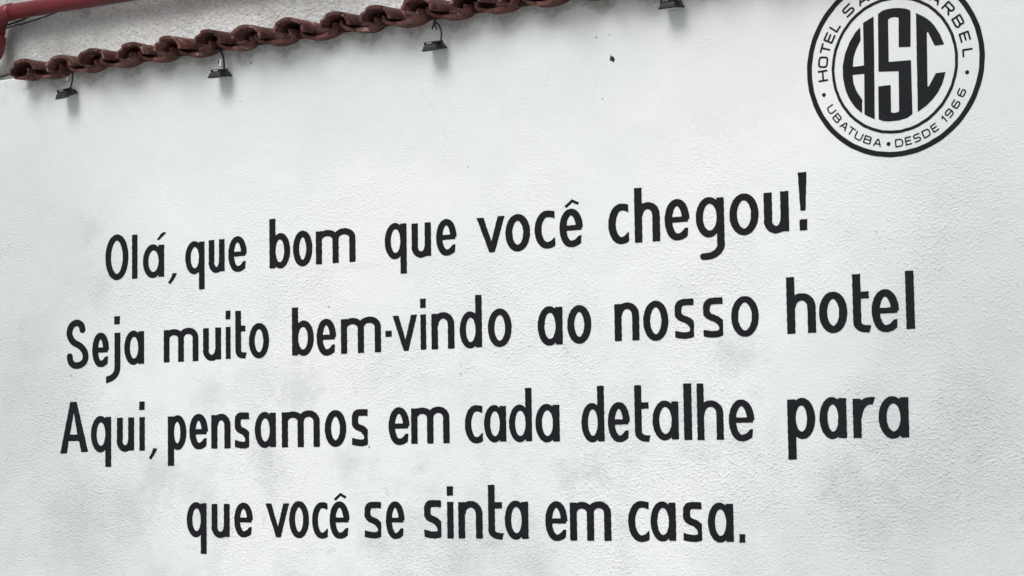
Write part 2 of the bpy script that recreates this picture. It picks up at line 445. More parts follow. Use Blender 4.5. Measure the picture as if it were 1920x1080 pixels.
def glyph(ch, W, H, w, E):
    """W, H: size of the letter's body; w: pen; E: height of the top of the ascender / accent or (negative) foot of the descender"""
    g = Glyph(w); r = w / 2; q = r * .97; s0, s1 = .022 * H, .968 * H
    def ell(cx, cy, rx, ry): return [(cx + rx * math.cos(k * math.pi / 24), cy + ry * math.sin(k * math.pi / 24)) for k in range(48)]
    def bowl(): g.arc(W / 2, H / 2, W / 2 - r, H / 2 - q, 0, 360, n=40)
    def efig():
        yb = .555 * H
        g.arc(W * .5, H / 2, W / 2 - r, H / 2 - q, -1 + 0, 270, n=30, clip=[(0, -1, -yb + q * .80)] if 0 else None)
        g.items[-1] = ('s', g.items[-1][1], r, None, True)
        g.arc(W * .5, H / 2, (W / 2 - r) * 1.55, H / 2 - q, 270, 322, n=9, clip=[(1, -.08, W * .90)])
        g.stroke([(r, yb - q * .62), (W - r * .4, yb - q * .62)], w * .80)
    if ch in 'oO': bowl()
    elif ch == 'l': g.poly([(0, 0), (W, 0), (W, H), (0, H)])
    elif ch in 'aáqdg':
        g.poly(ell(.466 * W, H / 2, .466 * W, H / 2))
        lo, hi = s0, s1
        if ch == 'q': lo = E
        if ch == 'd': hi = E
        if ch == 'g':
            lo = E
            g.stroke([(W - r, s1), (W - r, -.12 * H)])
            g.stroke(cat([(W - r, -.10 * H), (W - r * 1.05, -.24 * H), (W * .74, E + q * 2.1), (W * .50, E + q * 1.15), (W * .21, E + q * 1.05)], 6))
        else: g.stroke([(W - r, lo), (W - r, hi)])
        g.poly(ell(W / 2 - r * .03, H / 2, W / 2 - w * .985, H / 2 - 2 * q), -1)
        if ch == 'á':
            g.poly([(.655 * W, E - .64 * (E - H)), (.755 * W, E - .66 * (E - H)), (1.08 * W, E - 8), (1.06 * W, E + 2), (.95 * W, E + 2), (.86 * W, E - 10)])
    elif ch in 'bp':
        g.poly(ell(.534 * W, H / 2, .466 * W, H / 2))
        g.stroke([(r, E if ch == 'p' else s0), (r, s1 if ch == 'p' else E)])
        g.poly(ell(W / 2 + r * .03, H / 2, W / 2 - w * .985, H / 2 - 2 * q), -1)
    elif ch == 'u':
        c = .34 * H
        g.stroke([(r, .985 * H), (r, c)]); g.stroke([(W - r, s1 * 1.02), (W - r, s0 * 1.6)])
        g.arc(W / 2 - r * .1, c, W / 2 - r * 1.1 + r * .2 - r * .1, c - q, 180, 360)
    elif ch in 'nh':
        c = .66 * H
        g.stroke([(r, 0), (r, s1 if ch == 'n' else E)]); g.stroke([(W - r, 0), (W - r, c)])
        g.arc(W / 2 + r * .1, c, W / 2 - r * 1.1, H - c - q, 180, 0)
    elif ch == 'm':
        c = .70 * H; m = W * .50
        g.stroke([(r, 0), (r, s1)]); g.stroke([(m, 0), (m, c)]); g.stroke([(W - r, 0), (W - r, c)])
        g.arc((r + m) / 2, c, (m - r) / 2, H * .985 - c - q, 180, 0); g.arc((m + W - r) / 2, c, (W - r - m) / 2, H - c - q, 180, 0)
    elif ch in 'eê':
        efig()
        if ch == 'ê':
            g.stroke([(.27 * W, E - 62), (.56 * W, E - 10), (.83 * W, E - 42)], 24)
    elif ch == 'c':
        g.arc(W * .62, H / 2, W * .62 - r, H / 2 - q, 90, 270, n=20)
        g.arc(W * .62, H / 2, W * .85, H / 2 - q, 91, 52, n=7, clip=[(1, 0, W * .985)])
        g.arc(W * .62, H / 2, W * .62, H / 2 - q, 269, 320, n=8, clip=[(1, 0, W)])
    elif ch == 's':
        g.stroke(cat([(W * .92, H - q * 1.15), (W * .60, H - q), (W * .27, H * .885), (r * 1.02, H * .695), (W * .27, H * .545), (W * .62, H * .445),
                      (W - r * 1.02, H * .285), (W * .78, H * .125), (W * .44, q), (W * .0, q * 1.55)], 6), clip=[(1, 0, W * .86), (-1, 0, -W * .03)])
    elif ch == 'S':
        g.stroke(cat([(.745 * W, .765 * H), (.665 * W, .885 * H), (.46 * W, H - q), (.23 * W, .875 * H), (r, .715 * H), (.30 * W, .555 * H), (.66 * W, .445 * H),
                      (W - r, .29 * H), (.80 * W, .13 * H), (.48 * W, q), (.22 * W, .125 * H), (.135 * W, .285 * H)], 6))
    elif ch == 'v':
        g.poly([(0, H), (.245 * W, H * .995), (.52 * W, .31 * H), (.755 * W, H), (W, H), (.635 * W, 0), (.445 * W, 0)])
    elif ch == 'A':
        P = lambda L: [((x - 80) / 313 * W, (783 - y) / 583 * H) for x, y in L]
        g.poly(P([(80, 785), (155, 783), (174, 645), (292, 645), (316, 773), (393, 770), (263, 200), (192, 200)]))
        g.poly(P([(232, 320), (189, 572), (273, 572)]), -1)
    elif ch == 't':
        g.stroke([(r, E), (r, .30 * H)])
        g.stroke(cat([(r, .34 * H), (r * 1.10, .20 * H), (W * .50, .115 * H), (W * .80, q * 1.05), (W * 1.1, q * .95)], 6), clip=[(1, -.25, W * .985)])
        g.stroke([(r, H - q * 1.02), (W, H - q * 1.02)], w * .98)
    elif ch in 'i':
        g.poly([(0, 0), (W, 0), (W, H), (0, H)]); g.poly([(-W * .03, E), (-W * .02, E - 86), (W * .97, E - 84), (W * .98, E)])
    elif ch == 'j':
        g.stroke([(W - r, H), (W - r, -.05 * H)])
        g.stroke(cat([(W - r, 0), (W - r * 1.12, .29 * E), (W * .66, .55 * E), (W * .41, .74 * E), (W * .06, .86 * E), (-W * .2, .90 * E)], 6), clip=[(-1, 0, 0)])
        g.poly([(W - w * 1.05, H + 168), (W - w * 1.05, H + 85), (W - w * .1, H + 85), (W - w * .06, H + 168)])
    elif ch == 'r':
        g.stroke([(r, 0), (r, s1)])
        g.stroke(cat([(r * 1.15, .52 * H), (.33 * W, .735 * H), (.56 * W, H - q * 1.35), (.80 * W, H - q * 1.0), (1.1 * W, H - q * 1.05)], 6), clip=[(1, -.30, W - .30 * H)])
    elif ch == '!':
        g.poly([(0, H), (.20 * W, .34 * H), (.78 * W, .34 * H), (W, H)]); g.poly([(.06 * W, 0), (.93 * W, 0), (.95 * W, .19 * H), (.08 * W, .19 * H)])
    elif ch == ',':
        g.poly([(-.04 * W, .12 * H), (.24 * W, -.04 * H), (.62 * W, .34 * H), (.88 * W, .68 * H), (1.05 * W, H * .98), (.54 * W, H * 1.02), (.36 * W, .62 * H)])
    elif ch == '.':
        g.poly([(0, 0), (W, .02 * H), (.98 * W, H), (.02 * W, .98 * H)])
    return g

# letters: (character, x left, x right, z of the foot, z of the top of the body, z of the ascender/descender/accent, pen width) in metres on the wall
LINES = [
  [
     [('O', -1.8517, -1.7336, 2.3096, 2.4876, 0, 0.0265), ('l', -1.715, -1.6879, 2.3103, 2.4804, 0, 0.0262), ('á', -1.6595, -1.5533, 2.3073, 2.437, 2.4791, 0.0259), (',', -1.5326, -1.4921, 2.281, 2.3199, 0, 0.0256), ('q', -1.4485, -1.3546, 2.3101, 2.4357, 2.2511, 0.0251), ('u', -1.3339, -1.2577, 2.309, 2.4358, 0, 0.0248), ('e', -1.2398, -1.1523, 2.3065, 2.4404, 0, 0.0245)] ,
     [('b', -1.0454, -0.95, 2.3074, 2.4385, 2.4932, 0.026), ('o', -0.9365, -0.8485, 2.309, 2.4401, 0, 0.0255), ('m', -0.8323, -0.6556, 2.3123, 2.4366, 0, 0.025)] ,
     [('q', -0.5271, -0.4334, 2.3099, 2.4395, 2.2571, 0.0247), ('u', -0.4114, -0.3296, 2.3085, 2.4333, 0, 0.0245), ('e', -0.3078, -0.2229, 2.3088, 2.438, 0, 0.0241)] ,
     [('v', -0.1392, -0.0254, 2.309, 2.4319, 0, 0.026), ('o', -0.0228, 0.0761, 2.3051, 2.434, 0, 0.0256), ('c', 0.0939, 0.1743, 2.3074, 2.4374, 0, 0.0252), ('ê', 0.1918, 0.2824, 2.3059, 2.4367, 2.467, 0.0248)] ,
     [('c', 0.3801, 0.4572, 2.3039, 2.4391, 0, 0.0261), ('h', 0.479, 0.573, 2.3048, 2.4369, 2.4864, 0.0259), ('e', 0.5905, 0.6812, 2.3022, 2.4387, 0, 0.0253), ('g', 0.7039, 0.8055, 2.3044, 2.4362, 2.2321, 0.0247), ('o', 0.8246, 0.927, 2.3031, 2.4383, 0, 0.0244), ('u', 0.9457, 1.0316, 2.3014, 2.4359, 0, 0.0264), ('!', 1.0654, 1.0953, 2.3051, 2.4893, 0, 0.026)] ,
  ],
  [
     [('S', -2.0554, -1.9406, 1.9734, 2.1665, 0, 0.0281), ('e', -1.9197, -1.8331, 1.9755, 2.1101, 0, 0.0277), ('j', -1.8482, -1.7751, 1.9816, 2.1062, 1.9166, 0.0273), ('a', -1.7546, -1.6545, 1.9788, 2.1109, 0, 0.027)] ,
     [('m', -1.5558, -1.3858, 1.9824, 2.1094, 0, 0.0258), ('u', -1.3625, -1.2764, 1.9803, 2.1057, 0, 0.0253), ('i', -1.2534, -1.2309, 1.9851, 2.1043, 2.1646, 0.025), ('t', -1.2077, -1.1606, 1.9837, 2.1066, 2.1618, 0.0248), ('o', -1.1438, -1.0499, 1.9815, 2.1122, 0, 0.0245)] ,
     [('b', -0.9437, -0.8447, 1.9828, 2.1121, 2.1608, 0.026), ('e', -0.8322, -0.745, 1.9795, 2.1136, 0, 0.0255), ('m', -0.7232, -0.5478, 1.9839, 2.1125, 0, 0.0249), ('.', -0.5285, -0.5013, 2.0363, 2.0584, 0, 0.0245), ('v', -0.4967, -0.3924, 1.9839, 2.1098, 0, 0.0243), ('i', -0.3781, -0.3548, 1.9856, 2.1089, 2.1641, 0.024), ('n', -0.3323, -0.237, 1.9846, 2.1128, 0, 0.0248), ('d', -0.2146, -0.1234, 1.9819, 2.1103, 2.1654, 0.0243), ('o', -0.0991, -0.0035, 1.9819, 2.1143, 0, 0.024)] ,
     [('a', 0.1001, 0.1975, 1.9785, 2.1126, 0, 0.0254), ('o', 0.2158, 0.3082, 1.9805, 2.1102, 0, 0.025)] ,
     [('n', 0.3967, 0.4889, 1.9835, 2.11, 0, 0.0243), ('o', 0.5038, 0.5964, 1.9783, 2.1104, 0, 0.0239), ('s', 0.6177, 0.7004, 1.9807, 2.1111, 0, 0.0232), ('s', 0.7206, 0.8045, 1.9804, 2.1095, 0, 0.0228), ('o', 0.8225, 0.919, 1.9782, 2.1087, 0, 0.0224)] ,
     [('h', 1.0161, 1.1142, 1.9812, 2.1075, 2.1603, 0.0258), ('o', 1.1253, 1.2197, 1.9772, 2.1068, 0, 0.0252), ('t', 1.2385, 1.292, 1.9746, 2.1024, 2.1569, 0.0248), ('e', 1.2999, 1.3888, 1.9725, 2.1053, 0, 0.0245), ('l', 1.4113, 1.4386, 1.9794, 2.1573, 0, 0.0242)] ,
  ],
  [
     [('A', -2.0875, -1.9411, 1.645, 1.8455, 0, 0.0285), ('q', -1.9262, -1.8219, 1.6463, 1.7876, 1.5902, 0.0279), ('u', -1.7923, -1.7051, 1.6468, 1.7801, 0, 0.0276), ('i', -1.6782, -1.6514, 1.6504, 1.7782, 1.8375, 0.0273), (',', -1.6301, -1.5915, 1.6177, 1.6581, 0, 0.027)] ,
     [('p', -1.5363, -1.4454, 1.6504, 1.7818, 1.5913, 0.0281), ('e', -1.4307, -1.3411, 1.651, 1.7844, 0, 0.0276), ('n', -1.3248, -1.2327, 1.6531, 1.7824, 0, 0.0272), ('s', -1.2146, -1.1342, 1.652, 1.7846, 0, 0.0268), ('a', -1.1184, -1.0206, 1.6522, 1.7848, 0, 0.0264), ('m', -0.9932, -0.8213, 1.6531, 1.7852, 0, 0.0258), ('o', -0.7986, -0.7031, 1.6515, 1.7838, 0, 0.0261), ('s', -0.6804, -0.5976, 1.6525, 1.784, 0, 0.0256)] ,
     [('e', -0.5188, -0.4296, 1.6538, 1.7872, 0, 0.0251), ('m', -0.4224, -0.2619, 1.6574, 1.7853, 0, 0.0246)] ,
     [('c', -0.1981, -0.1255, 1.6547, 1.7864, 0, 0.0239), ('a', -0.1201, -0.0312, 1.657, 1.7851, 0, 0.0236), ('d', -0.0198, 0.0712, 1.6564, 1.7841, 1.8394, 0.0232), ('a', 0.0853, 0.1797, 1.6538, 1.7838, 0, 0.0243)] ,
     [('d', 0.2641, 0.351, 1.6514, 1.7824, 1.8381, 0.0236), ('e', 0.3645, 0.4468, 1.6505, 1.7828, 0, 0.024), ('t', 0.4653, 0.517, 1.6498, 1.7798, 1.8359, 0.0237), ('a', 0.5309, 0.626, 1.6536, 1.7833, 0, 0.0234), ('l', 0.6453, 0.6742, 1.6537, 1.8363, 0, 0.0231), ('h', 0.6933, 0.7867, 1.6527, 1.7794, 1.8349, 0.0229), ('e', 0.8055, 0.8947, 1.6464, 1.7796, 0, 0.0233)] ,
     [('p', 1.0091, 1.103, 1.6501, 1.7792, 1.5868, 0.0263), ('a', 1.1174, 1.2076, 1.6484, 1.7792, 0, 0.0257), ('r', 1.2288, 1.303, 1.6506, 1.7756, 0, 0.0253), ('a', 1.3125, 1.4099, 1.6465, 1.7765, 0, 0.0249)] ,
  ],
  [
     [('q', -1.4443, -1.3489, 1.3244, 1.4554, 1.2632, 0.0257), ('u', -1.3242, -1.2387, 1.3227, 1.4504, 0, 0.0254), ('e', -1.2169, -1.1301, 1.3256, 1.4537, 0, 0.025)] ,
     [('v', -1.0702, -0.9621, 1.3275, 1.4507, 0, 0.0245), ('o', -0.9621, -0.8727, 1.3252, 1.4587, 0, 0.0242), ('c', -0.8583, -0.7888, 1.3244, 1.4551, 0, 0.0238), ('ê', -0.7801, -0.6929, 1.3245, 1.4576, 1.4867, 0.0243)] ,
     [('s', -0.6288, -0.5431, 1.3274, 1.456, 0, 0.0238), ('e', -0.5344, -0.4551, 1.3257, 1.4575, 0, 0.0235)] ,
     [('s', -0.3744, -0.2892, 1.3295, 1.4619, 0, 0.0256), ('i', -0.276, -0.2503, 1.3298, 1.4558, 1.5092, 0.0253), ('n', -0.2302, -0.1316, 1.3305, 1.4588, 0, 0.025), ('t', -0.1083, -0.0522, 1.3278, 1.4551, 1.5135, 0.0246), ('a', -0.0422, 0.0513, 1.328, 1.4601, 0, 0.0243)] ,
     [('e', 0.1181, 0.2036, 1.3249, 1.4576, 0, 0.0238), ('m', 0.2132, 0.37, 1.3273, 1.4572, 0, 0.0247)] ,
     [('c', 0.4334, 0.5113, 1.3246, 1.4583, 0, 0.024), ('a', 0.5162, 0.6086, 1.3269, 1.4567, 0, 0.0237), ('s', 0.6326, 0.7129, 1.3268, 1.4547, 0, 0.0242), ('a', 0.7233, 0.8137, 1.3255, 1.4529, 0, 0.0239), ('.', 0.8332, 0.8534, 1.3262, 1.3534, 0, 0.0236)] ,
  ],
]

# ------------------------------------------------------------------ ground
bm = bmesh.new()
bmesh.ops.create_grid(bm, x_segments=8, y_segments=8, size=400)
pave = link("pavement", bm_mesh(bm, "pavement"), M_CONC)
tag(pave, kind="structure")

# ------------------------------------------------------------------ the house wall behind
bm = bmesh.new()
box(bm, -9.0, 6.0, .50, .72, 0.0, 6.2)
back = link("house_wall", bm_mesh(bm, "house_wall"), M_BACK)
tag(back, "rough grey rendered wall rising behind the tiled coping and red pipe", "wall")

# ------------------------------------------------------------------ the lettered wall
WTOP = 3.160
wall = empty("lettered_wall", (0, 0, 0))
tag(wall, "white plastered wall with black welcome lettering, round emblem and clay tile coping", "wall")
bm = bmesh.new()
nx = 60
box(bm, -6.5, 5.0, 0.0, .26, 0.0, WTOP, .006)
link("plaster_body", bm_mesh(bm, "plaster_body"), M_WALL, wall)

# lettering
UN = 1 / 3400.0            # one pen unit in metres of wall height
seed = 0
for li, words in enumerate(LINES):
    for wd in words:
        wx = wd[0][1]; wz = wd[0][3]
        word = empty("painted_word", (wx, 0, wz), wall)
        for ch, x0, x1, zb, zt, ze, pw in wd:
            seed += 1
            # glyph units: 1 unit = 1/6 photo pixel at this spot; horizontally and vertically scaled on their own
            H = (zt - zb) / (.00038 - 0.0); W = (x1 - x0) / pw * (pw / .00044)
            sx = .00044 * (1 + .0); sz = .00038
            w = pw / sx * (1.12 if ch == "s" else 1.08)
            E = (ze - zb) / sz if ze else 0
            g = glyph(ch, W, H, w, E)
            ylo = min(0, E) - 5; yhi = max(H, E, H + (180 if ch == 'j' else 0)) + 5
            loops = g.contour(-8, W * 1.12 + 8, ylo, yhi, 3.4, seed, 2.0)
            me = sheet("letter", loops, lambda a, b: (a * sx, b * sz))
            me.materials.append(M_LET)
            link("letter", me, None, word, (x0 - wx, 0, zb - wz))

# round emblem
CX, CZ = 1.3957, 2.799
emblem = empty("painted_emblem", (CX, 0, CZ), wall)
def ring(r1, r0, rag, ez=1.0, oz=0.0):
    n = 150; L = []
    for r, d in ((r1, 1), (r0, -1)):
        L.append([((r + rag * (math.sin(a * 23 + r * 90) * .5 + math.sin(a * 41 + r * 30) * .5)) * math.cos(a), (r + rag * (math.sin(a * 23 + r * 90) * .5 + math.sin(a * 41) * .5)) * math.sin(a) * ez + oz) for a in (d * 2 * math.pi * k / n for k in range(n))])
    return L
for r1, r0, ez, oz in ((.2893, .2730, 1.0, .001), (.2055, .1965, 1.038, -.002)):
    me = sheet("ring", ring(r1, r0, .0006, ez, oz), lambda a, b: (a, b)); me.materials.append(M_LET)
    link("ring", me, None, emblem)
MONO = {
 'H': [(1.2882, 2.9276), (1.2714, 2.9117), (1.2527, 2.8849), (1.2364, 2.8504), (1.2276, 2.8126), (1.2274, 2.7739), (1.2345, 2.7345), (1.2474, 2.7041), (1.2644, 2.6783), (1.2866, 2.6568), (1.2889, 2.6989), (1.271, 2.7268), (1.2616, 2.7533), (1.2588, 2.7802), (1.2979, 2.7798), (1.2951, 2.6522), (1.3278, 2.6336), (1.3314, 2.8011), (1.3336, 2.9558), (1.2992, 2.9398), (1.2977, 2.8058), (1.2606, 2.8056), (1.264, 2.8352), (1.274, 2.8616), (1.289, 2.8869)],
 'S': [(1.3489, 2.9626), (1.3643, 2.9703), (1.3794, 2.9732), (1.3995, 2.974), (1.4169, 2.9723), (1.4367, 2.9679), (1.4489, 2.9635), (1.4547, 2.958), (1.4512, 2.8473), (1.4131, 2.8503), (1.4159, 2.9423), (1.4036, 2.9462), (1.3861, 2.9445), (1.3809, 2.9404), (1.3793, 2.8077), (1.4513, 2.8053), (1.451, 2.6382), (1.4334, 2.6281), (1.406, 2.6227), (1.3736, 2.623), (1.3537, 2.6263), (1.3413, 2.6323), (1.343, 2.735), (1.3831, 2.7356), (1.3819, 2.6498), (1.3943, 2.6471), (1.4083, 2.6496), (1.4107, 2.7756), (1.3449, 2.7814)],
 'C': [(1.4722, 2.9496), (1.4974, 2.9346), (1.5141, 2.9216), (1.5306, 2.902), (1.5468, 2.874), (1.5589, 2.8418), (1.5287, 2.8416), (1.5081, 2.8881), (1.5046, 2.8838), (1.5016, 2.7168), (1.5061, 2.7178), (1.5298, 2.7563), (1.5609, 2.7567), (1.5491, 2.7226), (1.5337, 2.696), (1.516, 2.6766), (1.4934, 2.6576), (1.4684, 2.6436)]}
for ch, P in MONO.items():
    g = Glyph(10); g.poly([((x - CX) * 2500, (z - CZ) * 2500) for x, z in P])
    xs_ = [(x - CX) * 2500 for x, z in P]; zs_ = [(z - CZ) * 2500 for x, z in P]
    loops = g.contour(min(xs_), max(xs_), min(zs_), max(zs_), 3.0, ord(ch), .8)
    me = sheet("monogram_letter", loops, lambda a, b: (a / 2500, b / 2500)); me.materials.append(M_LET)
    link("monogram_letter", me, None, emblem)

def squares(ch):
    """thin square-cornered capitals, box 100 x 100"""
    S = {'H': [[(0, 0), (0, 100)], [(100, 0), (100, 100)], [(0, 50), (100, 50)]],
         'O': [[(25, 0), (75, 0), (95, 8), (100, 28), (100, 72), (95, 92), (75, 100), (25, 100), (5, 92), (0, 72), (0, 28), (5, 8), (25, 0), (30, 0)]],
         'T': [[(50, 0), (50, 100)], [(0, 100), (100, 100)]],
         'E': [[(100, 0), (0, 0), (0, 100), (100, 100)], [(0, 52), (90, 52)]],
         'L': [[(0, 100), (0, 0), (92, 0)]],
         'S': [[(100, 100), (22, 100), (4, 92), (0, 76), (4, 58), (20, 51), (80, 49), (96, 42), (100, 25), (96, 8), (78, 0), (0, 0)]],
         'A': [[(0, 0), (42, 96), (58, 96), (100, 0)], [(16, 30), (84, 30)]],
         'R': [[(0, 0), (0, 100), (78, 100), (96, 92), (100, 72), (94, 54), (78, 46), (0, 46)], [(55, 46), (98, 0)]],
         'B': [[(0, 0), (0, 100), (74, 100), (92, 92), (94, 76), (90, 60), (76, 53), (0, 53)], [(70, 53), (94, 46), (100, 27), (95, 7), (78, 0), (0, 0)]],
         'C': [[(100, 100), (25, 100), (6, 93), (0, 76), (0, 24), (6, 7), (25, 0), (100, 0)]],
         'U': [[(0, 100), (0, 26), (6, 8), (26, 0), (74, 0), (94, 8), (100, 26), (100, 100)]],
         'D': [[(0, 0), (0, 100), (68, 100), (90, 90), (100, 68), (100, 32), (90, 10), (68, 0), (0, 0), (0, 8)]],
         '1': [[(22, 74), (60, 100), (60, 0)]],
         '9': [[(10, 0), (72, 0), (94, 10), (100, 34), (100, 74), (92, 94), (72, 100), (28, 100), (8, 94), (0, 74), (6, 54), (26, 47), (98, 47)]],
         '6': [[(90, 100), (28, 100), (6, 90), (0, 66), (0, 26), (8, 6), (28, 0), (72, 0), (92, 6), (100, 26), (94, 46), (74, 53), (2, 53)]]}
    S['Ã'] = S['A'] + [[(18, 122), (36, 132), (62, 122), (82, 132)]]
    return S[ch]
def arc_letter(ch, ang, rad, up, w_mm, h_mm, pen_mm):
    g = Glyph(pen_mm * 10, 1.0)
    W, H = w_mm * 10 - pen_mm * 10, h_mm * 10 - pen_mm * 10
    for st in squares(ch):
        g.stroke([(x / 100 * W - W / 2, z / 100 * H - H / 2) for x, z in st], None, None, False)
    top = H * .9 if ch == 'Ã' else H * .62
    loops = g.contour(-W * .7 - 20, W * .7 + 20, -H * .62 - 20, top + 20, 5.0, ord(ch) + int(ang), .9)
    t = R(ang); cx, cz = rad * math.cos(t), rad * math.sin(t)
    ux, uz = (math.cos(t), math.sin(t)) if up > 0 else (-math.cos(t), -math.sin(t))      # the letter's upward direction
    rx, rz = uz, -ux
    f = lambda a, b: ((a * rx + b * ux) / 10000, (a * rz + b * uz) / 10000)
    me = sheet("emblem_letter", loops, f); me.materials.append(M_LET)
    link("emblem_letter", me, None, emblem, (cx, 0, cz))
ARC_TOP = [('H', -177.3), ('O', 172.1), ('T', 161.8), ('E', 153.0), ('L', 143.6), ('S', 127.8), ('Ã', 114.0), ('O', 101.5),
           ('C', 79.0), ('H', 66.0), ('A', 53.0), ('R', 40.2), ('B', 27.3), ('E', 14.4), ('L', 2.0)]
ARC_TOP = [a if a[1] != 53.0 else ('A', 53.0) for a in ARC_TOP]
for ch, a in ARC_TOP:
    wmm = {'T': 33, 'L': 27, 'E': 30, 'A': 37, 'Ã': 37}.get(ch, 36)
    arc_letter(ch, a, .2362, 1, wmm, 33, 5.6)
for ch, a, r in (('6', -27.4, .2400), ('6', -36.6, .2415), ('9', -44.6, .2420), ('1', -50.0, .2425), ('E', -59.3, .2440), ('D', -66.5, .2445), ('S', -74.0, .2450),
              ('E', -80.8, .2455), ('D', -87.8, .2460), ('U', -150.3, .2420), ('B', -142.0, .2430), ('A', -133.7, .2435), ('T', -127.0, .2440),
              ('U', -119.8, .2450), ('B', -112.2, .2455), ('A', -104.2, .2460)):
    arc_letter(ch, a, r, -1, {'1': 17, 'E': 21, 'T': 25, 'S': 23, '6': 25, '9': 25}.get(ch, 26), 25.5, 3.9)
for a, r in ((-12.3, .238), (-95.8, .2475), (-163.0, .2450)):
    L = [[(.0062 * math.cos(k * math.pi / 10), .0062 * math.sin(k * math.pi / 10)) for k in range(20)]]
    me = sheet("emblem_dot", L, lambda p, q: (p, q)); me.materials.append(M_LET)
    link("emblem_dot", me, None, emblem, (r * math.cos(R(a)), 0, r * math.sin(R(a))))

# small holes and chips in the plaster
for x, z, s in ((.4065, 2.9281, 1.0), (.3969, 3.0106, .32), (.3469, 3.0074, .45), (.3671, 2.7972, .35), (-1.1297, 3.0858, .6), (-1.1762, 2.9457, .3),
                (-.603, 1.650, .55), (-2.0325, 1.9467, .5), (-.173, 2.6131, .35), (-.7756, 2.1564, .45), (-.2129, 1.8957, .45), (1.3222, 2.2832, .3), (-.2120, 1.9260, .35)):
    rnd = random.Random(int(x * 1000))
    s *= .72 if s < .9 else .95
    n = 9; L = [[(.0095 * s * (.6 + .7 * rnd.random()) * math.cos(2 * math.pi * k / n), .013 * s * (.6 + .7 * rnd.random()) * math.sin(2 * math.pi * k / n)) for k in range(n)]]
    me = sheet("chip", L, lambda p, q: (p + .35 * q * -.6, q), -.0009); me.materials.append(M_HOLE if s > .9 else M_CHIP)
    link("chip", me, None, wall, (x, 0, z))

# ------------------------------------------------------------------ clay tile coping
def tile_mesh(name, sign, hw0, hw1, dp0, dp1, length, th, seed):
    """half-pipe tile. sign +1: cover (arched), -1: channel (hollow up). hw/dp: half width and depth, front and back. origin: front middle of the rims' line"""
    rnd = random.Random(seed); bm = bmesh.new(); NA, NL = 24, 7
    rings = []
    for j in range(NL + 1):
        t = j / NL; hw = hw0 + (hw1 - hw0) * t; dp = dp0 + (dp1 - dp0) * t; y = length * t
        outer, inner = [], []
        for i in range(NA + 1):
            a = math.pi * i / NA
            wob = 1 + .045 * noise.noise(Vector((i * .22, j * .7, seed * 3.1)))
            yj = y + (.007 * noise.noise(Vector((i * .55, 0, seed * 7.7))) + .004 * noise.noise(Vector((i * 1.7, 5, seed * 2.3))) if j == 0 else 0)
            ca, sa = math.cos(a), math.sin(a) ** .74 if 0 < i < NA else 0.0
            outer.append(bm.verts.new((-hw * ca * wob, yj, sign * dp * sa * wob)))
            inner.append(bm.verts.new((-(hw - th) * ca * wob, yj, sign * (dp - th) * sa * wob)))
        rings.append((outer, inner))
    for (o0, i0), (o1, i1) in zip(rings, rings[1:]):
        for k in range(NA):
            bm.faces.new((o0[k], o0[k + 1], o1[k + 1], o1[k])); bm.faces.new((i0[k], i1[k], i1[k + 1], i0[k + 1]))
        bm.faces.new((o0[0], o1[0], i1[0], i0[0])); bm.faces.new((o0[NA], i0[NA], i1[NA], o1[NA]))
    for o, i in (rings[0], rings[-1]):
        for k in range(NA): bm.faces.new((o[k], i[k], i[k + 1], o[k + 1]))
    fr = rings[0]
    # chips knocked out of the front edge
    for _ in range(2):
        ci = rnd.randrange(2, NA - 1); dp_ = rnd.uniform(.006, .014)
        for i in range(NA + 1):
            f = max(0., 1 - abs(i - ci) / 2.2)
            fr[0][i].co.y += dp_ * f; fr[1][i].co.y += dp_ * .6 * f
    me = bm_mesh(bm, name, True)
    me.set_sharp_from_angle(angle=R(40))
    return me
CAPS = [tile_mesh("cover_tile", 1, .0665, .053, .052, .041, .42, .0115, s) for s in range(5)]
CHANS = [tile_mesh("channel_tile", -1, .082, .090, .044, .050, .38, .012, s + 9) for s in range(5)]
for m in CAPS: m.materials.append(M_CAP)
for m in CHANS: m.materials.append(M_CHAN)
rnd = random.Random(4)
X0 = X_TILE
for k in range(24):
    x = X0 + PITCH * k
    # the cover tile over the joint
    link("cover_tile", CAPS[rnd.randrange(5)], None, wall, (x + .006 + rnd.uniform(-.004, .004), -.116 + rnd.uniform(-.020, .016), 3.152 + rnd.uniform(-.005, .005)),
         (R(5.5 + rnd.uniform(-1, 1)), R(rnd.uniform(-7, 7)), R(rnd.uniform(-5, 5))))
    # the channel tile right of it
    link("channel_tile", CHANS[rnd.randrange(5)], None, wall, (x + PITCH / 2 + rnd.uniform(-.004, .004), -.072 + rnd.uniform(-.016, .014), 3.1710 + rnd.uniform(-.002, .002)),
         (R(4.5 + rnd.uniform(-1.2, 1.2)), R(rnd.uniform(-4, 4)), R(rnd.uniform(-1.5, 1.5))))
# cut channel closing the row at its left end
o = link("channel_tile", CHANS[1], None, wall, (X0 - .030, -.085, 3.171), (R(4.5), 0, 0)); o.scale = (.60, 1, .95)
